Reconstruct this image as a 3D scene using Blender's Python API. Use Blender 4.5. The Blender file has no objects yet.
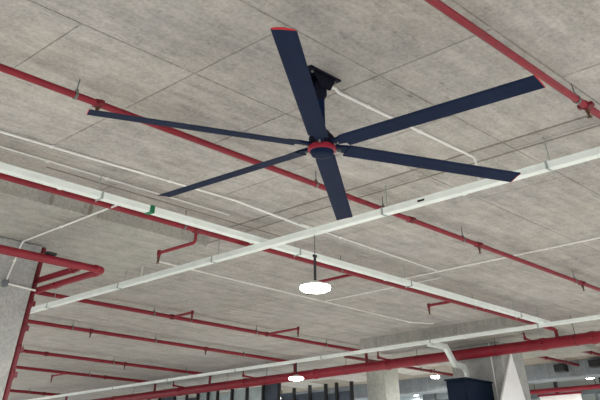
import bpy, bmesh, math, random
from mathutils import Vector, Matrix
random.seed(7)
scene = bpy.context.scene
col = scene.collection

# ------------------------------------------------------------------ camera
cam_data = bpy.data.cameras.new('camera')
cam_data.sensor_width = 36.0
cam_data.lens = 612.82 / 600 * 36.0
cam_data.shift_y = -0.6                      # the picture is the lower crop of a tall frame
cam_data.clip_start = 0.05
cam_data.clip_end = 200
cam = bpy.data.objects.new('camera', cam_data)
col.objects.link(cam)
PITCH, YAW, ROLL = 0.82063, -0.81084, -0.00159
fwd = Vector((-math.sin(YAW) * math.cos(PITCH), math.cos(YAW) * math.cos(PITCH), math.sin(PITCH)))
right = Vector((math.cos(YAW), math.sin(YAW), 0))
up = right.cross(fwd)
cr, sr = math.cos(ROLL), math.sin(ROLL)
xr = right * cr + up * sr
yr = up * cr - right * sr
cam.matrix_world = Matrix(((xr.x, yr.x, -fwd.x, 0), (xr.y, yr.y, -fwd.y, 0), (xr.z, yr.z, -fwd.z, 1.6), (0, 0, 0, 1)))
scene.camera = cam

# ------------------------------------------------------------------ world and exposure
world = bpy.data.worlds.new('world')
scene.world = world
world.use_nodes = True
bg = world.node_tree.nodes['Background']
bg.inputs[0].default_value = (0.96, 0.98, 1.0, 1)
bg.inputs[1].default_value = 1.9
scene.view_settings.view_transform = 'Standard'
scene.view_settings.look = 'None'
scene.view_settings.gamma = 1
scene.view_settings.use_curve_mapping = False
scene.view_settings.exposure = 0.0

LAMP_POWER = 270
CEIL = 4.30
SOFFIT = 4.10

# ------------------------------------------------------------------ materials
def s2l(c):
    return tuple(((v / 255) / 12.92 if v / 255 <= 0.04045 else ((v / 255 + 0.055) / 1.055) ** 2.4) for v in c) + (1,)

def new_mat(name):
    m = bpy.data.materials.new(name)
    m.use_nodes = True
    return m, m.node_tree.nodes, m.node_tree.links, m.node_tree.nodes['Principled BSDF']

def paint(name, rgb, rough=0.5, metal=0.0, var=0.12, scale=6.0, spec=0.4):
    m, n, l, b = new_mat(name)
    geo = n.new('ShaderNodeNewGeometry')
    tex = n.new('ShaderNodeTexNoise')
    tex.inputs['Scale'].default_value = scale
    tex.inputs['Detail'].default_value = 5
    l.new(geo.outputs['Position'], tex.inputs['Vector'])
    ramp = n.new('ShaderNodeValToRGB')
    c = s2l(rgb)
    ramp.color_ramp.elements[0].position = 0.3
    ramp.color_ramp.elements[1].position = 0.7
    ramp.color_ramp.elements[0].color = tuple(v * (1 - var) for v in c[:3]) + (1,)
    ramp.color_ramp.elements[1].color = tuple(min(1, v * (1 + var)) for v in c[:3]) + (1,)
    l.new(tex.outputs['Fac'], ramp.inputs['Fac'])
    l.new(ramp.outputs['Color'], b.inputs['Base Color'])
    b.inputs['Roughness'].default_value = rough
    b.inputs['Metallic'].default_value = metal
    b.inputs['Specular IOR Level'].default_value = spec
    return m

def concrete(name, rgb, board=1.0, per_piece=0.05):
    m, n, l, b = new_mat(name)
    geo = n.new('ShaderNodeNewGeometry')
    def noise(scale, detail, vec, rough=0.6):
        t = n.new('ShaderNodeTexNoise')
        t.inputs['Scale'].default_value = scale
        t.inputs['Detail'].default_value = detail
        t.inputs['Roughness'].default_value = rough
        l.new(vec, t.inputs['Vector'])
        return t.outputs['Fac']
    def mapped(scale, rot=0):
        mp = n.new('ShaderNodeMapping')
        mp.inputs['Scale'].default_value = scale
        mp.inputs['Rotation'].default_value = (0, 0, rot)
        l.new(geo.outputs['Position'], mp.inputs['Vector'])
        return mp.outputs['Vector']
    def math_(op, a, v):
        t = n.new('ShaderNodeMath'); t.operation = op
        for i, q in enumerate((a, v)):
            if isinstance(q, (int, float)): t.inputs[i].default_value = q
            else: l.new(q, t.inputs[i])
        return t.outputs[0]
    big = noise(0.55, 4, geo.outputs['Position'])
    mid = noise(3.2, 6, geo.outputs['Position'], 0.7)
    fine = noise(28, 3, geo.outputs['Position'], 0.7)
    streak = noise(1.0, 5, mapped((1.1, 9.0, 1.0)), 0.65)
    s = math_('MULTIPLY', math_('SUBTRACT', big, 0.5), 0.42)
    s = math_('ADD', s, math_('MULTIPLY', math_('SUBTRACT', mid, 0.5), 0.8))
    s = math_('ADD', s, math_('MULTIPLY', math_('SUBTRACT', fine, 0.5), 0.85))
    s = math_('ADD', s, math_('MULTIPLY', math_('SUBTRACT', streak, 0.5), 0.75 * board))
    # scattered small dark blow holes and stains
    spots = noise(7.0, 2, mapped((1.0, 2.2, 1.0)), 0.5)
    sp = n.new('ShaderNodeMapRange')
    sp.inputs['From Min'].default_value = 0.66
    sp.inputs['From Max'].default_value = 0.78
    sp.inputs['To Min'].default_value = 0.0
    sp.inputs['To Max'].default_value = -0.28
    l.new(spots, sp.inputs['Value'])
    s = math_('ADD', s, sp.outputs[0])
    oi = n.new('ShaderNodeObjectInfo')
    s = math_('ADD', s, math_('MULTIPLY', math_('SUBTRACT', oi.outputs['Random'], 0.5), per_piece * 2))
    val = math_('ADD', s, 1.0)
    mul = n.new('ShaderNodeVectorMath'); mul.operation = 'SCALE'
    tint = n.new('ShaderNodeMix'); tint.data_type = 'RGBA'
    c0 = s2l(rgb)
    tint.inputs['A'].default_value = (c0[0] * .97, c0[1] * .985, c0[2] * 1.03, 1)
    tint.inputs['B'].default_value = (c0[0] * 1.03, c0[1] * 1.01, c0[2] * .93, 1)
    l.new(noise(0.8, 3, mapped((1, 1, 1), .4)), tint.inputs['Factor'])
    l.new(tint.outputs['Result'], mul.inputs[0])
    l.new(val, mul.inputs['Scale'])
    l.new(mul.outputs[0], b.inputs['Base Color'])
    b.inputs['Roughness'].default_value = 0.9
    b.inputs['Specular IOR Level'].default_value = 0.2
    bump = n.new('ShaderNodeBump')
    bump.inputs['Strength'].default_value = 0.25
    bump.inputs['Distance'].default_value = 0.01
    l.new(val, bump.inputs['Height'])
    l.new(bump.outputs[0], b.inputs['Normal'])
    return m

def emitter(name, rgb, strength):
    m, n, l, b = new_mat(name)
    b.inputs['Base Color'].default_value = (0.9, 0.9, 0.9, 1)
    b.inputs['Emission Color'].default_value = s2l(rgb)
    b.inputs['Emission Strength'].default_value = strength
    return m

M = dict(
    concrete=concrete('ceiling_concrete', (178, 174.5, 171)),
    joint=concrete('joint_mortar', (150, 143, 134), 0.2),
    dark_concrete=concrete('dark_strip_concrete', (138, 132, 124), 0.6, 0.0),
    column=concrete('column_concrete', (172, 173, 172), 0.15, 0.0),
    column_white=concrete('pale_column_concrete', (205, 208, 202), 0.15, 0.0),
    drop=concrete('drop_panel_concrete', (172, 171, 166), 0.8),
    beam=concrete('beam_concrete', (150, 156, 164), 0.6),
    floor=concrete('floor_concrete', (188, 188, 186), 0.2),
    wall=paint('pale_wall_paint', (176, 190, 196), 0.8, 0, 0.2, 1.6),
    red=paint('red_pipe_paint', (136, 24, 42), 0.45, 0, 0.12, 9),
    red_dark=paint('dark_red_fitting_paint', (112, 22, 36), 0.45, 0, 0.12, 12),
    white=paint('white_trunking_paint', (240, 247, 243), 0.45, 0, 0.04, 5),
    conduit=paint('white_conduit_plastic', (240, 240, 237), 0.5, 0, 0.05, 5),
    steel=paint('galvanised_steel', (120, 126, 124), 0.45, 0.6, 0.15, 20),
    pale_steel=paint('pale_galvanised_steel', (168, 178, 174), 0.5, 0.2, 0.1, 20),
    dark_steel=paint('dark_steel', (52, 54, 56), 0.5, 0.3, 0.15, 20),
    navy=paint('navy_blade_anodise', (16, 31, 60), 0.6, 0.0, 0.15, 3, 0.08),
    navy_dark=paint('dark_motor_paint', (14, 15, 32), 0.55, 0.0, 0.15, 8, 0.12),
    fan_red=paint('red_fan_ring', (150, 18, 46), 0.45, 0, 0.08, 10),
    tip_red=paint('red_blade_tip_plastic', (200, 40, 50), 0.45, 0, 0.05, 10),
    cabinet=paint('navy_cabinet_paint', (20, 34, 54), 0.5, 0, 0.12, 4, 0.1),
    black=paint('black_post_paint', (22, 23, 26), 0.5, 0, 0.2, 8),
    green=paint('green_clip_plastic', (20, 120, 80), 0.5, 0, 0.1, 10),
    sheet=paint('white_sheet_paint', (250, 250, 249), 0.7, 0, 0.03, 4),
    grey_box=paint('grey_box_plastic', (110, 116, 122), 0.5, 0, 0.1, 10),
    pale_panel=paint('pale_infill_paint', (186, 200, 204), 0.6, 0, 0.2, 2),
    slate=paint('slate_panel_paint', (74, 84, 98), 0.6, 0, 0.25, 2),
    brass=paint('brass_sprinkler', (96, 70, 52), 0.4, 0.5, 0.15, 30),
    frame=paint('window_frame_paint', (160, 170, 176), 0.5, 0, 0.08, 6),
    lens=emitter('lamp_lens_glow', (255, 253, 246), 30.0),
)
def glass_mat():
    m, n, l, b = new_mat('window_glass')
    b.inputs['Base Color'].default_value = (0.85, 0.95, 0.92, 1)
    b.inputs['Roughness'].default_value = 0.05
    b.inputs['Transmission Weight'].default_value = 1.0
    b.inputs['IOR'].default_value = 1.1
    return m
M['glass'] = glass_mat()

# ------------------------------------------------------------------ mesh helpers
def V(*a): return Vector(a)

class MB:
    """collects shapes into one bmesh; build() links them as one mesh object"""
    def __init__(self): self.bm = bmesh.new()
    def box(self, lo, hi, bevel=0.0):
        lo, hi = Vector(lo), Vector(hi)
        r = bmesh.ops.create_cube(self.bm, size=1.0)
        c = (lo + hi) / 2; d = hi - lo
        for v in r['verts']:
            v.co = Vector((c.x + v.co.x * d.x, c.y + v.co.y * d.y, c.z + v.co.z * d.z))
        if bevel:
            ed = list({e for v in r['verts'] for e in v.link_edges})
            bmesh.ops.bevel(self.bm, geom=ed, offset=bevel, segments=1, profile=0.5, affect='EDGES')
        return self
    def ring(self, pts):
        return [self.bm.verts.new(p) for p in pts]
    def skin(self, rings, cap=True, closed=False):
        n = len(rings[0])
        prs = list(zip(rings, rings[1:])) + ([(rings[-1], rings[0])] if closed else [])
        for a, b in prs:
            for i in range(n):
                self.bm.faces.new((a[i], a[(i + 1) % n], b[(i + 1) % n], b[i]))
        if cap and not closed:
            self.bm.faces.new(list(reversed(rings[0]))); self.bm.faces.new(rings[-1])
        return self
    def tube(self, path, r, n=12, fillet=0.0, steps=5):
        path = [Vector(p) for p in path]
        pts = [path[0]]
        for i in range(1, len(path) - 1):
            a, b, c = path[i - 1], path[i], path[i + 1]
            u, w = (a - b).normalized(), (c - b).normalized()
            f = min(fillet, (a - b).length * .49, (c - b).length * .49)
            if f <= 0: pts.append(b); continue
            p0, p1 = b + u * f, b + w * f
            for k in range(steps + 1):
                t = k / steps
                pts.append(p0 * (1 - t) ** 2 + b * 2 * t * (1 - t) + p1 * t * t)
        pts.append(path[-1])
        rings, nrm = [], None
        for i, p in enumerate(pts):
            t = ((pts[i + 1] - p).normalized() if i < len(pts) - 1 else Vector((0, 0, 0))) + ((p - pts[i - 1]).normalized() if i else Vector((0, 0, 0)))
            t.normalize()
            if nrm is None:
                nrm = t.cross(Vector((0, 0, 1)))
                if nrm.length < 1e-3: nrm = t.cross(Vector((1, 0, 0)))
            nrm = (nrm - t * nrm.dot(t)).normalized()
            bn = t.cross(nrm)
            rings.append(self.ring([p + (nrm * math.cos(2 * math.pi * k / n) + bn * math.sin(2 * math.pi * k / n)) * r for k in range(n)]))
        return self.skin(rings)
    def lathe(self, prof, c=(0, 0, 0), axis=(0, 0, 1), n=20):
        """prof: (radius, distance along axis) pairs, closed with caps"""
        ax = Vector(axis).normalized()
        u = ax.cross(Vector((0, 0, 1)))
        if u.length < 1e-3: u = Vector((1, 0, 0))
        u.normalize(); w = ax.cross(u); c = Vector(c)
        rings = [self.ring([c + ax * h + (u * math.cos(2 * math.pi * k / n) + w * math.sin(2 * math.pi * k / n)) * max(r, 1e-4) for k in range(n)]) for r, h in prof]
        return self.skin(rings)
    def prism(self, poly, vec):
        a = self.ring(poly); b = self.ring([Vector(p) + Vector(vec) for p in poly])
        return self.skin([a, b])
    def mesh(self, name, mat, smooth=True):
        bmesh.ops.recalc_face_normals(self.bm, faces=self.bm.faces)
        me = bpy.data.meshes.new(name)
        self.bm.to_mesh(me); self.bm.free()
        me.materials.append(M[mat])
        if smooth:
            for p in me.polygons: p.use_smooth = True
            try: me.set_sharp_from_angle(angle=math.radians(35))
            except Exception: pass
        return me
    def build(self, name, mat, parent=None, smooth=True):
        return link(name, self.mesh(name, mat, smooth), parent)

def link(name, me, parent=None, loc=None):
    o = bpy.data.objects.new(name, me)
    col.objects.link(o)
    if parent is not None:
        o.parent = parent
        o.matrix_parent_inverse = Matrix.Translation(parent.location).inverted() if loc is None else Matrix.Identity(4)
    if loc is not None: o.location = loc
    return o

def tag(o, label=None, cat=None, group=None, kind=None):
    if label: o['label'] = label
    if cat: o['category'] = cat
    if group: o['group'] = group
    if kind: o['kind'] = kind
    return o

def thing(name, label, cat, loc=(0, 0, 0), group=None):
    o = bpy.data.objects.new(name, None)
    o.empty_display_size = 0.1
    col.objects.link(o); o.location = loc
    return tag(o, label, cat, group)

def struct(o, label=None):
    return tag(o, label, None, None, 'structure')

# ------------------------------------------------------------------ the setting
fl = MB().box((-30, -30, -0.15), (24.6, 40, 0)).build('floor', 'floor', smooth=False)
struct(fl, 'pale concrete garage floor under everything')
fl2 = MB().box((24.6, -16, -0.15), (44, 40, 0)).build('floor', 'floor', smooth=False)
struct(fl2, 'pale concrete floor of the far bay')

# ceiling: slab, with formwork panels proud of it, open joints between them
PT = 0.010
ce = MB().box((-8, -8, CEIL + PT), (22.8, 40, CEIL + 0.3)).build('ceiling', 'joint', smooth=False)
struct(ce, 'grey cast concrete ceiling with a grid of formwork panel marks')
PW, PL, GAP = 1.22, 2.44, 0.007
def panel_mesh(w, d):
    mb = MB(); b = 0.006
    lo = [(0, 0, PT + .004), (w, 0, PT + .004), (w, d, PT + .004), (0, d, PT + .004)]
    hi = [(b, b, 0), (w - b, b, 0), (w - b, d - b, 0), (b, d - b, 0)]
    mb.skin([mb.ring(lo), mb.ring(hi)])
    return mb.mesh('concrete_panel', 'concrete', False)
full = panel_mesh(PL - GAP, PW - GAP)
half = panel_mesh(PW - GAP, PW - GAP)
rest = MB()
def seen(x0, y0, w):
    # within the wedge of ceiling the place shows from the camera's stand, with a margin for a step aside
    cx, cy = x0 + w / 2, y0 + PW / 2
    d = math.hypot(cx, cy); a = math.degrees(math.atan2(cy, cx))
    return d < 24.5 and (d < 4 or 8 < a < 76)
for row in range(-10, 28):
    y0 = 4.50 + row * PW
    if y0 + PW > 40: continue
    off = 2.08 if row % 2 == 0 else 2.08 + PW
    k0 = int(math.ceil((-8 - off) / PL))
    for k in range(k0, 9):
        x0 = off + k * PL
        if x0 + PL > 22.8: continue
        if seen(x0, y0, PL):
            if row == -1 and k == 0 or random.random() < 0.12:
                for h in (0, 1):
                    link('concrete_panel', half, ce, (x0 + h * PW + GAP / 2, y0 + GAP / 2, CEIL))
            else:
                link('concrete_panel', full, ce, (x0 + GAP / 2, y0 + GAP / 2, CEIL))
        else:
            rest.box((x0 + GAP / 2, y0 + GAP / 2, CEIL), (x0 + PL - GAP / 2, y0 + PW - GAP / 2, CEIL + PT + .004))
ro = rest.build('concrete_panels', 'concrete', ce, False); tag(ro, kind='stuff')

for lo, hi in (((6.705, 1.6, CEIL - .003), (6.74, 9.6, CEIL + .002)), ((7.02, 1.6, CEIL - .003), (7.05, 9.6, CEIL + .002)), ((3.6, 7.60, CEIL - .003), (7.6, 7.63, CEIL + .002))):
    MB().box(lo, hi).build('dark_strip', 'dark_concrete', ce, False)  # thin darker strips on the ceiling along the trunking lines

# the thicker drop panels over the columns
d1 = MB().box((2.4, 8.22, SOFFIT), (6.66, 12.45, CEIL + .02), 0.012).build('ceiling_drop_panel', 'drop', smooth=False)
struct(d1, 'thick concrete drop panel over the column at the left')
d2 = MB().box((15.24, 8.22, SOFFIT), (19.4, 12.45, CEIL + .02), 0.012).build('ceiling_drop_panel', 'drop', smooth=False)
struct(d2, 'thick concrete drop panel over the column with the navy cabinet')
# formwork strips marks on the near face of the left drop panel
for x in (4.05, 4.62):
    m = MB().box((x, 8.212, SOFFIT + .01), (x + .05, 8.235, CEIL), 0.004).build('edge_form_tie', 'joint', d1, False)

def column(name, lo, hi, mat, label):
    o = MB().box(lo, hi, 0.02).build(name, mat, smooth=False)
    return struct(o, label)
column('column', (4.04, 9.85, 0), (4.94, 10.75, SOFFIT), 'column', 'pale grey concrete column behind the red riser at the left edge')
column('column', (16.6, 9.35, 0), (17.62, 10.75, SOFFIT), 'column', 'grey concrete column carrying the navy cabinet at lower right')
column('column', (18.7, 14.43, 0), (19.38, 15.11, CEIL), 'column_white', 'whitish concrete column below the thick red main, bottom centre')

# downstand beam and the next bay
bm_ = MB().box((22.3, -8, 3.95), (22.85, 40, CEIL + .3), 0.02).build('ceiling_beam', 'beam', smooth=False)
struct(bm_, 'grey concrete downstand beam far behind the columns')
c2 = MB().box((22.85, -8, 4.75), (44, 40, 4.95)).build('ceiling', 'drop', smooth=False)
struct(c2, 'ceiling of the far bay beyond the downstand beam')
wl = MB().box((24.8, 17.6, 0), (25.0, 40, 4.75)).build('wall_far', 'wall', smooth=False)
struct(wl, 'pale blue grey wall behind the black cage posts')
we = MB().box((34.0, -16, 0), (34.3, 12.0, 2.6)).box((34.0, 24, 0), (34.3, 40, 4.75)).box((34.0, -16, 4.6), (34.3, 24, 4.75)).box((34.0, 12, 0), (34.3, 24, 2.6)).build('wall_end', 'wall', smooth=False)
struct(we, 'far end wall with a wide band of daylight')
win = bpy.data.objects.new('window_1', None); col.objects.link(win); win.location = (34.1, 12, 2.6)
struct(win, 'wide bright window band at the far end of the garage')
for k in range(9):
    y = 4 + k * 2.2
    MB().box((34.08, y, 2.6), (34.22, y + .12, 4.6), 0.01).build('window_post', 'frame', win, False)
    if k < 8: MB().box((34.14, y + .12, 2.62), (34.155, y + 2.2, 4.58)).build('window_pane', 'glass', win, False)

# ------------------------------------------------------------------ ceiling fan
HUB = V(4.155, 3.694, 3.668)
def build_fan():
    t = thing('ceiling_fan', 'huge six-bladed navy ceiling fan with red hub ring hanging from concrete ceiling', 'ceiling fan', HUB)
    hx, hy, hz = HUB
    # mount: plate on the slab, two cheeks, canopy block
    MB().box((hx - .23, hy - .1, CEIL - .02), (hx + .19, hy + .14, CEIL), 0.004).build('mount_plate', 'navy_dark', t, False)
    br = MB()
    for s in (-1, 1):
        y = hy + s * .07
        br.prism([(hx - .15, y - .008, CEIL - .02), (hx + .13, y - .008, CEIL - .02), (hx + .055, y - .008, CEIL - .14), (hx - .055, y - .008, CEIL - .14)], (0, .016, 0))
    br.build('mount_bracket', 'navy_dark', t, False)
    for sx in (-.17, .14):
        for sy in (-.06, .1):
            MB().lathe([(.014, 0), (.014, -.014), (.007, -.02)], (hx + sx, hy + sy, CEIL - .02), n=6).build('mount_bolt', 'steel', t)
    MB().lathe([(.055, 0), (.06, -.02), (.06, -.12), (.036, -.16)], (hx, hy, CEIL - .06), n=20).build('mount_canopy', 'navy_dark', t)
    MB().lathe([(.036, 0), (.036, -.40)], (hx, hy, CEIL - .18), n=20).build('down_tube', 'navy', t)
    # motor: upper housing, red ring, lower cap
    MB().lathe([(.036, .13), (.07, .125), (.085, .10), (.112, .075), (.114, .01), (.106, -.002)], HUB, n=36).build('motor_housing', 'navy_dark', t)
    MB().lathe([(.106, .004), (.121, .0), (.124, -.018), (.121, -.036), (.106, -.040)], HUB, n=40).build('hub_ring', 'fan_red', t)
    cap = MB().lathe([(.105, -.038), (.102, -.05), (.096, -.056), (.092, -.068), (.08, -.074), (.04, -.077)], HUB, n=36).build('hub_cap', 'navy', t)
    # blades
    chord, pitch = .178, math.radians(PITCH_DEG)
    up_s = [(-.5, .0), (-.46, .045), (-.3, .085), (-.05, .10), (.2, .082), (.42, .035), (.5, .0)]
    lo_s = [(.42, -.012), (.1, -.004), (-.2, -.004), (-.42, -.024)]
    prof = up_s + lo_s
    def section(r, h, l, sc=1.0, w=chord):
        out = []
        for a, b in prof:
            a *= w; b *= w * .9 * sc
            ya = a * math.cos(pitch) + b * math.sin(pitch)
            za = -a * math.sin(pitch) + b * math.cos(pitch)
            p = HUB + h * r + l * ya + V(0, 0, za + DROOP * r)
            out.append(p)
        return out
    for k in range(6):
        a = 3.75343 + k * math.pi / 3
        h = V(math.cos(a), math.sin(a), 0); l = V(-math.sin(a), math.cos(a), 0)
        mb = MB()
        mb.skin([mb.ring(section(r, h, l)) for r in (.235, .8, 1.4, 1.985)])
        bl = mb.build('blade', 'navy', t)
        mb = MB()
        mb.skin([mb.ring(section(1.9855, h, l, 1.0, chord * .985)), mb.ring(section(1.9885, h, l, 1.0, chord * .985)), mb.ring(section(1.991, h, l, .8, chord * .94))])
        mb.build('blade_tip', 'tip_red', bl)
        mb = MB()      # bracket from hub into blade
        def brk(r, w, th):
            o = []
            for sa, sb in ((-1, -1), (1, -1), (1, 1), (-1, 1)):
                ya = sa * w / 2; zb = sb * th / 2
                o.append(HUB + h * r + l * (ya * math.cos(pitch)) + V(0, 0, -ya * math.sin(pitch) + zb + .012 + DROOP * r))
            return o
        mb.skin([mb.ring(brk(.105, .065, .022)), mb.ring(brk(.17, .075, .02)), mb.ring(brk(.22, .10, .016)), mb.ring(brk(.33, .09, .008))])
        bb = mb.build('blade_bracket', 'navy', bl, False)
        for r in (.14, .17):
            MB().lathe([(.010, 0), (.010, -.012), (.006, -.016)], HUB + h * r + V(0, 0, .001), n=6).build('bracket_bolt', 'steel', bl)
    return t
PITCH_DEG, DROOP = 9.0, -0.0044
build_fan()

# ------------------------------------------------------------------ pipes
def frame(axis):
    return V(1, 0, 0) if axis == 'x' else V(0, 1, 0)

def coupling(parent, p, axis, r, w=.055, mat='red_dark', k=1.3):
    ax = frame(axis) if isinstance(axis, str) else Vector(axis)
    p = Vector(p)
    mb = MB().lathe([(r * 1.08, -w), (r * k, -w * .8), (r * k, w * .8), (r * 1.08, w)], p, ax, 14)
    side = ax.cross(V(0, 0, 1))
    if side.length < .1: side = V(1, 0, 0)
    side.normalize()
    for s in (-1, 1):
        c = p + side * s * r * (k + .14)
        e = V(.016, .016, .016) + V(abs(ax.x), abs(ax.y), abs(ax.z)) * w * .25 + V(abs(side.x), abs(side.y), 0) * r * .25
        mb.box(c - e, c + e)
    return mb.build('coupling', mat, parent)

def hanger(parent, p, axis, r, top=CEIL):
    p = Vector(p); ax = frame(axis)
    side = V(ax.y, ax.x, 0)
    mb = MB()
    rings = []
    n = 14
    for k in range(n):
        a = 2 * math.pi * k / n
        d = side * math.cos(a) + V(0, 0, 1) * math.sin(a)
        rings.append(mb.ring([p + d * (r * 1.02) - ax * .013, p + d * (r * 1.02) + ax * .013, p + d * (r * 1.02 + .006) + ax * .013, p + d * (r * 1.02 + .006) - ax * .013]))
    mb.skin(rings, closed=True)
    c = p + V(0, 0, r + .012)
    mb.box(c - V(.013, .013, .012), c + V(.013, .013, .012))
    hg = mb.build('hanger_clamp', 'steel', parent)
    MB().lathe([(.006, r + .02), (.006, top - p.z)], p, n=8).build('hanger_rod', 'steel', hg)

def head(parent, p, down=True, mat='brass'):
    """pendent sprinkler below point p"""
    s = -1 if down else 1
    p = Vector(p)
    mb = MB().lathe([(.022, 0), (.022, .02 * s), (.016, .022 * s), (.016, .04 * s), (.008, .045 * s), (.008, .058 * s)], p, n=10)
    for q in (-1, 1):
        mb.box(p + V(q * .014 - .003, -.004, min(.04 * s, .07 * s)), p + V(q * .014 + .003, .004, max(.04 * s, .07 * s)))
    hd = mb.build('sprinkler_head', mat, parent)
    MB().lathe([(.026, .068 * s), (.028, .07 * s), (.02, .075 * s)], p, n=12).build('deflector', mat, hd)
    return hd

def arm(parent, path, r, headdown=True):
    a = MB().tube(path, r, 10, .05).build('branch_arm', 'red', parent)
    MB().lathe([(r * 1.45, -.03), (r * 1.5, 0), (r * 1.45, .03)], path[-2] if len(path) > 2 else path[-1], Vector(path[-1]) - Vector(path[-2]), 10).build('elbow', 'red_dark', a)
    h = head(a, path[-1], headdown)
    return a

def sprinkler_line(label, axis, p0, p1, r, couplings=(), hangers=(), heads=(), arms=(), group=None, mat='red'):
    p0, p1 = Vector(p0), Vector(p1)
    t = thing('sprinkler_pipe', label, 'pipe', p0, group)
    MB().tube([p0, p1], r, 16).build('pipe', mat, t)
    def P(v): return V(v, p0.y, p0.z) if axis == 'x' else V(p0.x, v, p0.z)
    for c in couplings: coupling(t, P(c), axis, r)
    for h in hangers: hanger(t, P(h), axis, r)
    for h in heads:
        q = P(h)
        coupling(t, q, axis, r, .04)
        head(t, q - V(0, 0, r * 1.1))
    for a in arms: arm(t, a, .021)
    return t

sprinkler_line('red sprinkler pipe running behind the left fan blades across the whole ceiling', 'x', (-3, 5.38, 4.15), (19, 5.38, 4.15), .030,
               couplings=(7.82,), hangers=(2.63, 5.93, 7.22, 9.08, 12.55), heads=(2.88, 9.49, 12.8))
sprinkler_line('red sprinkler pipe crossing the upper right corner beside a blade tip', 'x', (-3, 2.055, 4.15), (16, 2.055, 4.15), .035,
               couplings=(), hangers=(1.4, 5.93), heads=(6.12,))
YT = 7.66
sprinkler_line('red sprinkler pipe hugging the underside of the long white trunking', 'x', (-3, YT, 4.1), (16.12, YT, 4.1), .034,
               couplings=(5.99,), hangers=(3.0, 5.78, 9.0, 12.9),
               arms=([(5.99, YT, 4.09), (5.99, YT, 3.95), (5.97, 8.42, 3.95), (5.97, 8.42, 3.90)],
                     [(9.35, YT, 4.1), (9.35, 8.72, 4.1), (9.35, 8.72, 4.03)],
                     [(12.2, YT, 4.1), (12.2, 8.22, 4.1), (12.2, 8.22, 4.04)]))
YR3 = 13.0
sprinkler_line('red branch pipe nearest the left drop panel with two side sprinkler arms', 'x', (5.5, YR3, 4.18), (16.12, YR3, 4.18), .034,
               couplings=(9.77, 12.54), hangers=(9.3, 12.2, 14.6),
               arms=([(9.78, YR3, 4.18), (9.78, 12.35, 4.18), (9.78, 12.35, 4.11)], [(12.54, YR3, 4.18), (12.54, 12.0, 4.18), (12.54, 12.0, 4.11)]))
sprinkler_line('red branch pipe second behind the left drop panel, ending by the hanging lamp rod', 'x', (4.5, 15.58, 4.18), (16.12, 15.58, 4.18), .034,
               couplings=(), hangers=(9.0, 11.3, 14.2), heads=(9.49, 12.89))
sprinkler_line('red branch pipe third from the left drop panel, with one sprinkler', 'x', (4.5, 19.2, 4.18), (16.12, 19.2, 4.18), .036,
               couplings=(10.5,), hangers=(9.8, 12.6, 15.2), heads=(12.99,))
sprinkler_line('red branch pipe fourth from the left drop panel', 'x', (4.5, 21.95, 4.18), (16.12, 21.95, 4.18), .036,
               couplings=(14.2,), hangers=(10.8, 13.6), arms=([(12.9, 21.95, 4.18), (12.9, 22.9, 4.18), (12.9, 22.9, 4.1)],))
sprinkler_line('red branch pipe at the far lower left, lowest of the branches', 'x', (4.5, 27.3, 4.18), (16.12, 27.3, 4.18), .04,
               couplings=(15.2,), hangers=(13, 14.6, 15.8))

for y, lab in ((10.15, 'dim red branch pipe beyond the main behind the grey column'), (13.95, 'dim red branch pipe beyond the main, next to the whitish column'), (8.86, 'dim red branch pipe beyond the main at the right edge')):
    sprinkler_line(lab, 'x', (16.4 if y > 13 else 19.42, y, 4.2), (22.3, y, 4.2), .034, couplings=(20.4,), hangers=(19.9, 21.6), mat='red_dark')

# thick main with risers to the branches
ZM = 3.885
mn = thing('sprinkler_main', 'thick red sprinkler main passing in front of the columns along the bottom', 'pipe', (16.15, -6, ZM))
MB().tube([(16.15, -6, ZM), (16.15, 34, ZM)], .096, 24).build('pipe', 'red', mn)
for y in (6.87, 8.02, 12.31, 14.78, 17.6, 20.6, 24.2): coupling(mn, (16.15, y, ZM), 'y', .096, .07, 'red', 1.12)
for y in (YT, YR3, 15.58, 19.2, 21.95, 27.3, 5.38):
    z = 4.1 if y == YT else 4.18
    if y == 5.38: z = 4.15
    MB().tube([(16.15, y, ZM), (16.15, y, z)], .04, 12).build('riser_nipple', 'red_dark', mn)
for y in (6.2, 7.25, 9.2, 11.4, 13.7, 16.7, 18.4, 23.1):
    top = SOFFIT if 8.3 < y < 12.4 else CEIL
    MB().lathe([(.009, .1), (.009, top - ZM)], (16.15 , y, ZM), n=8).build('hanger_rod', 'steel', mn)
    MB().lathe([(.102, -.02), (.102, .02)], (16.15, y, ZM), (0, 1, 0), 20).build('hanger_clamp', 'red_dark', mn)
for (y0, y1, x) in ((13.0, 12.3, 15.75), (17.9, 17.2, 15.7), (21.0, 20.4, 15.7), (8.9, 8.3, 15.9)):
    arm(mn, [(16.15, y1, ZM + .08), (x, y1, ZM + .10), (x, y1, ZM + .16)], .022, False)

# riser group at the left column
rs = thing('sprinkler_riser', 'red riser pipe with two feed pipes standing at the left column', 'pipe', (5.03, 10.0, 0))
MB().tube([(5.03, 10.0, 0), (5.03, 10.0, SOFFIT - .002)], .046, 16).build('riser_pipe', 'red_dark', rs)
fa = MB().tube([(-3, 8.27, 3.58), (5.05, 8.27, 3.58), (5.03, 10.0, 3.58)], .037, 16, .08).build('feed_pipe', 'red', rs)
fb = MB().tube([(-3, 8.84, 3.70), (5.05, 8.84, 3.70), (5.03, 10.0, 3.70)], .037, 16, .08).build('feed_pipe', 'red', rs)
coupling(fa, (4.93, 8.27, 3.58), 'x', .037, .035, 'red', 1.15); coupling(fa, (5.05, 8.45, 3.58), 'y', .037, .035, 'red', 1.15); coupling(fa, (5.05, 9.4, 3.58), 'y', .037, .035, 'red', 1.15)
coupling(fb, (4.93, 8.84, 3.70), 'x', .037, .035, 'red', 1.15); coupling(fb, (5.05, 9.02, 3.70), 'y', .037, .035, 'red', 1.15)
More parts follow.
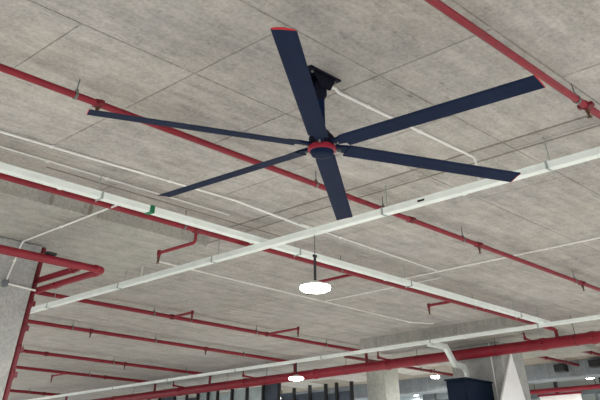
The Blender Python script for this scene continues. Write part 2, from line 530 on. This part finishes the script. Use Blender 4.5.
for z in (3.45, 3.18, 2.95, 2.7): coupling(rs, (5.03, 10.0, z), (0, 0, 1), .046, .05, 'red_dark', 1.18)
for z in (3.25, 2.85):
    MB().box((4.94, 9.98, z - .02), (5.0, 10.02, z + .02)).build('wall_bracket', 'dark_steel', rs, False)
vb = MB().box((4.20, 8.23, 3.617), (4.34, 8.31, 3.645), .008).build('bracket_plate', 'black', rs, False)

# ------------------------------------------------------------------ trunking
def trunking(label, axis, lo, z, a, b, w=.1, h=.068, joints=(), straps=(), slots=(), greens=()):
    """closed white trunking; a, b: ends along the axis; lo = fixed coordinate of centre line"""
    fx = lo
    def P(v, off=0, dz=0): return V(v, fx + off, z + dz) if axis == 'x' else V(fx + off, v, z + dz)
    t = thing('cable_trunking', label, 'trunking', P(a))
    def bx(mb, v0, v1, w_, z0, z1, bev=0):
        p, q = P(v0, -w_ / 2, z0), P(v1, w_ / 2, z1)
        return mb.box((min(p.x, q.x), min(p.y, q.y), p.z), (max(p.x, q.x), max(p.y, q.y), q.z), bev)
    edges = [a] + sorted(joints) + [b]
    for e0, e1 in zip(edges, edges[1:]):
        s = bx(MB(), e0 + .002, e1 - .002, w, -h / 2, h / 2 - .012, .004).build('trunking_length', 'white', t, False)
        bx(MB(), e0 + .002, e1 - .002, w + .008, h / 2 - .016, h / 2, .003).build('lid', 'white', s, False)
    for j in joints:
        bx(MB(), j - .025, j + .025, w + .006, -h / 2 - .004, h / 2 - .014, 0).build('joint_cover', 'white', t, False)
    for s in straps:
        mb = MB()
        bx(mb, s - .010, s + .010, w + .05, -h / 2 - .008, -h / 2 - .002)
        bx(mb, s - .014, s + .014, w + .012, -h / 2 - .004, h / 2 + .004)
        st = mb.build('hanger_bracket', 'pale_steel', t, False)
        top = CEIL
        for o in (1,):
            p = P(s, o * (w / 2 + .017))
            inside = (2.4 < p.x < 6.66 or 15.24 < p.x < 19.4) and 8.22 < p.y < 12.45
            tp = SOFFIT if inside else CEIL
            MB().lathe([(.006, -h / 2 - .02), (.006, tp - z)], p, n=8).build('hanger_rod', 'pale_steel', st)
    for s in slots:
        p = P(s)
        side = -w / 2
        mb = MB(); bx(mb, s - .05, s + .05, w + .004, -.012, .008); mb.build('cable_slot', 'black', t, False)
    for s in greens:
        bx(MB(), s - .035, s + .035, w + .012, -h / 2 - .006, h / 2 + .006).build('green_clip', 'green', t, False)
    return t
X2, Z2 = 6.84, 3.985
trunking('long white cable trunking with a green clip above the red pipe', 'x', 7.28, 4.05, -3, 15.1, joints=(0.4, 3.69, 6.7, 9.7, 12.7), straps=(1.2, 4.2, 7.6, 10.3, 13.9), greens=(4.93,))
trunking('white cable trunking crossing the whole ceiling just past the fan blades', 'y', X2, Z2, -5, 14.2, joints=(-2, 1.0, 3.96, 6.95, 9.95), straps=(0.2, 2.88, 5.08, 8.25, 10.6, 12.8), slots=(4.50,))
X3, Z3 = 14.88, 4.0
trunking('white cable trunking running beside the thick red main', 'y', X3, Z3, -4, 32, w=.09, h=.056, joints=(0, 3, 6.23, 9.2, 12.2, 15.2, 18.2, 21.2, 24.2), straps=(7.4, 10.08, 13.4, 16.6, 19.6, 22.4))

# branch trunking down to the navy cabinet
tb = thing('cable_trunking', 'short white trunking branch stepping down under the main to the navy cabinet', 'trunking', (14.93, 10.17, 4.0))
def duct(mb, path, w):
    rings = []
    path = [Vector(p) for p in path]
    for i, p in enumerate(path):
        t = ((path[i + 1] - p).normalized() if i < len(path) - 1 else V(0, 0, 0)) + ((p - path[i - 1]).normalized() if i else V(0, 0, 0))
        t.normalize(); s = V(0, 1, 0); u = t.cross(s).normalized()
        k = 1.0
        rings.append(mb.ring([p + s * w / 2 + u * w / 2 * k, p - s * w / 2 + u * w / 2 * k, p - s * w / 2 - u * w / 2 * k, p + s * w / 2 - u * w / 2 * k]))
    return mb.skin(rings)
duct(MB(), [(14.94, 10.2, 3.985), (15.62, 10.2, 3.985)], .09).build('trunking_length', 'white', tb, False)
duct(MB(), [(15.6, 10.2, 4.0), (15.93, 10.2, 3.68)], .10).build('trunking_length', 'white', tb, False)
duct(MB(), [(15.91, 10.2, 3.70), (16.28, 10.2, 3.68), (16.36, 10.2, 3.60), (16.36, 10.2, 3.411)], .09).build('trunking_length', 'white', tb, False)

# ------------------------------------------------------------------ conduits
def conduit(label, path, r=.011, clips=(), mat='conduit', fillet=.06):
    t = thing('conduit', label, 'conduit', path[0])
    MB().tube(path, r, 10, fillet).build('tube', mat, t)
    for c in clips:
        c = Vector(c)
        MB().box(c - V(.02, .02, .012), c + V(.02, .02, .012), .003).build('clip', mat, t, False)
    return t
ZC = CEIL - .014
conduit('white conduit from the fan mount bending down to the white trunking', [(4.22, 3.72, ZC - .035), (4.36, 3.69, ZC - .03), (4.50, 3.77, ZC), (6.86, 3.73, ZC), (6.86, 3.73, 4.0)], .015, [(4.95, 3.76, ZC), (5.8, 3.745, ZC)], fillet=.05)
conduit('white ceiling conduit left of the fan, the upper of two, kinking to the trunking', [(-3, 7.03, ZC), (2.7, 7.01, ZC), (5.5, 6.87, ZC), (5.9, 6.85, ZC), (6.81, 6.32, 4.03)], .012, [(3.3, 6.98, ZC), (4.9, 6.9, ZC)])
conduit('thin white ceiling conduit left of the fan, the lower of two', [(-3, 7.45, ZC), (6.3, 7.36, ZC)], .009, [(3.5, 7.4, ZC), (4.3, 7.38, ZC)])
conduit('thin white conduit crossing the ceiling at right over the red pipe', [(10.92, 8.2, ZC), (10.92, 0.5, ZC)], .012, [(10.92, 5.0, ZC)])
conduit('thin white conduit on the ceiling between crossing trunking and right-hand conduit', [(7.3, 6.925, ZC), (10.905, 7.06, ZC)], .009, [(8.2, 6.955, ZC)])
conduit('thin white conduit behind the nearest lamp ending in a curve', [(6.84, 10.05, 4.0), (6.84, 10.05, ZC), (13.6, 10.15, ZC), (14.3, 10.15, ZC), (14.75, 9.85, ZC)], .012, [(9.3, 10.09, ZC), (11.5, 10.11, ZC)])
conduit('thin white conduit joining the lamp conduit and the long trunking', [(11.32, 10.1, ZC), (11.32, 7.28, ZC)], .010, [(11.32, 9.0, ZC)])
lc = conduit('white conduit running from long trunking down the left column face', [(4.6, 7.28, 4.083), (4.6, 9.82, 4.083), (4.53, 9.82, 3.62)], .012, [(4.6, 8.8, 4.085), (4.565, 9.835, 3.85)], fillet=.05)
conduit('short white conduit from the round box to the red riser', [(4.53, 9.82, 3.585), (4.985, 9.82, 3.565)], .011)
jb = MB().lathe([(.045, 0), (.045, .035), (.03, .042)], (4.53, 9.85, 3.588), (0, -1, 0), 16).build('junction_box', 'grey_box')
tag(jb, 'small round grey junction box on the left column', 'box')

# ------------------------------------------------------------------ lamps
def lamp(label, x, y, zt, zl, r=.19, group='round hanging lamps', power=LAMP_POWER, rod=True):
    t = thing('hanging_lamp', label, 'lamp', (x, y, zl), group)
    if rod:
        MB().lathe([(.006, .34), (.006, zt - zl)], (x, y, zl), n=8).build('suspension_rod', 'steel', t)
        MB().box((x - .014, y - .014, zl + .05), (x + .014, y + .014, zl + .34), .004).box((x - .03, y - .012, zl + .33), (x + .03, y + .012, zl + .355)).build('hook', 'dark_steel', t, False)
    MB().lathe([(.04, .075), (.06, .07), (r * .55, .055), (r * .9, .035), (r * .98, .022), (r * .98, .015)], (x, y, zl), n=28).build('housing', 'white', t)
    MB().lathe([(r * .99, .018), (r, .005), (r * .97, -.012), (r * .8, -.024), (r * .4, -.03), (.02, -.031)], (x, y, zl), n=28).build('lens', 'lens', t)
    L = bpy.data.lights.new('lamp_light', 'AREA'); L.shape = 'DISK'; L.size = r * 1.8; L.energy = power; L.color = (1, .98, .94)
    lo = bpy.data.objects.new('lamp_light', L); col.objects.link(lo); lo.parent = t; lo.location = (0, 0, -.045)
    return t
lamp('bright round lamp hanging on a rod below the crossing trunking', X2, 6.25, Z2 - .04, 3.37)
lamp('bright round lamp in front of the thick red main beside cage posts', X3, 14.30, Z3 - .04, 3.66)
lamp('small lamp glowing among the black cage posts', 21.5, 21.4, 4.3, 4.08, .14)
lamp('small far lamp between the whitish column and the navy cabinet', 20.9, 14.17, 4.3, 4.12, .13)
lamp('small far lamp low beside the whitish column', 24.3, 17.4, 4.75, 4.12, .10)
lamp('small far lamp at the right edge beyond the downstand beam', 24.3, 10.8, 4.75, 4.12, .15)

for x, y, k, where in ((X2, -1.8, 1, 'over the bay right of the fan'), (-1.3, 6.25, 1, 'over the bay left of the fan'), (-1.3, -1.8, 1, 'over the bay behind the viewer'),
                       (1.0, 13.0, 1, 'over the bay left of the left column'), (14.88, 5.5, .75, 'below the trunking just right of the picture'), (12.0, -1.8, .8, 'over the far right bay'),
                       (19.5, 1.0, 1, 'right of the navy cabinet column'), (6.0, 19.5, 1.3, 'hidden behind the left column'), (7.5, 26.5, 1.3, 'over the far left bay'), (13.0, 30.0, 1, 'over the farthest left bay')):
    lamp('added unseen hanging lamp ' + where, x, y, 3.945 if x in (X2, 14.88) else CEIL, 3.5, power=LAMP_POWER * k)  # unseen lamps added to brighten the ceiling, power set per spot

# ------------------------------------------------------------------ navy cabinet, white panel
cb = thing('equipment_cabinet', 'dark navy metal cabinet projecting from the grey column', 'cabinet', (15.5, 9.7, 2.5))
MB().box((15.5, 9.72, 2.4), (16.598, 10.24, 3.38), .012).build('body', 'cabinet', cb, False)
MB().box((15.47, 9.69, 3.38), (16.598, 10.27, 3.41), .008).build('top_cover', 'cabinet', cb, False)
MB().box((15.488, 9.76, 2.45), (15.50, 10.20, 3.34), .004).build('door', 'cabinet', cb, False)
MB().lathe([(.016, 0), (.016, .1)], (15.47, 9.82, 2.9), n=8).build('handle', 'dark_steel', cb)
conduit('thin pale cable running down the grey column behind the cabinet', [(16.585, 9.62, 4.1), (16.585, 9.62, 2.3)], .014)
wp = MB().prism([(16.99, 9.30, 3.93), (15.74, 9.30, 2.6), (17.38, 9.30, 2.6)], (0, .045, 0)).build('white_panel', 'sheet', smooth=False)
tag(wp, 'white tapering triangular panel fixed against the grey column', 'panel')

# ------------------------------------------------------------------ background: storage cage, duct, far pipe
cg = thing('storage_cage', 'tall black steel cage posts standing behind the thick red main', 'cage', (17.7, 14.85, 0))
CX = 17.7
ys = (15.94, 16.54, 16.99, 17.66, 18.35, 19.04, 19.79, 20.58, 21.34, 22.1, 22.62, 23.18, 23.81, 24.52, 25.44, 26.1, 26.8)
ys = [y * CX / 19 for y in ys]
for i, y in enumerate(ys):
    top = (3.88 + random.uniform(-.04, .04)) if i < 5 else 4.08 + random.uniform(-.05, .03)
    MB().box((CX - .04, y - .045, 0), (CX + .04, y + .045, top), .008).build('post', 'black', cg, False)
for z in (3.05, 2.0, .9):
    MB().box((CX - .015, ys[0], z - .03), (CX + .015, ys[-1], z + .03), .006).build('rail', 'black', cg, False)
for i, (y0, y1) in enumerate(zip(ys, ys[1:])):
    dark = i in (0, 1, 2, 3, 4, 5, 11, 13)
    top = 3.76 if i < 5 else 4.02
    MB().box((CX + .05, y0 + .03, .1), (CX + .07, y1 - .03, top - random.uniform(0, .12))).build('infill_panel', 'slate' if dark else 'pale_panel', cg, False)

def flood(label, y, z):
    t = thing('wall_speaker', label, 'speaker', (22.3, y, z))
    MB().box((22.02, y - .17, z - .08), (22.26, y + .17, z + .08), .015).build('body', 'black', t, False)
    MB().box((22.26, y - .05, z - .03), (22.30, y + .05, z + .03)).build('bracket', 'dark_steel', t, False)
    MB().box((22.005, y - .15, z - .065), (22.02, y + .15, z + .065)).build('grille', 'dark_steel', t, False)
flood('black box on the far beam, left of the two', 10.62, 4.15)
flood('black box on the far beam near the right edge', 9.55, 4.17)

fp = thing('sprinkler_pipe', 'thin red pipe far beyond the beam at the lower right corner', 'pipe', (26, 6, 4.05))
MB().tube([(26, 4, 4.03), (26, 14.1, 4.07)], .06, 12).build('pipe', 'red', fp)
for y in (11.4, 13.6):
    MB().lathe([(.012, 0), (.012, .70)], (26, y, 4.05), n=8).build('hanger_rod', 'dark_steel', fp)
ds = thing('wall_sign', 'bright white board below the far red pipe', 'sign', (26.2, 12.9, 3.2))
MB().box((26.2, 12.1, 2.9), (26.24, 13.6, 3.97), .006).build('board', 'sheet', ds, False)
MB().box((26.16, 12.05, 3.95), (26.26, 13.65, 4.0)).build('top_rail', 'red', ds, False)
for y, nm in ((13.3, 'dark slim post beyond the beam beside the white board'), (11.62, 'dark slim post beyond the beam at the right')):
    p = thing('steel_post', nm, 'post', (27, y, 0))
    MB().box((26.95, y - .06, 0), (27.05, y + .06, 4.75), .01).build('shaft', 'dark_steel', p, False)
    MB().box((26.85, y - .16, 0), (27.15, y + .16, .03)).build('base_plate', 'dark_steel', p, False)
ad = thing('air_duct', 'pale rectangular air duct beyond the whitish column', 'duct', (26, 17.4, 4.2))
for k in range(3):
    y = 16.4 + k * 1.2
    MB().box((25.8, y, 4.1), (26.3, y + 1.18, 4.42), .01).build('duct_length', 'frame', ad, False)
    MB().box((25.77, y + 1.15, 4.07), (26.33, y + 1.2, 4.45)).build('flange', 'steel', ad, False)
for y in (16.8, 18.9):
    MB().lathe([(.01, 0), (.01, .33)], (26.05, y, 4.42), n=8).build('hanger_rod', 'dark_steel', ad)
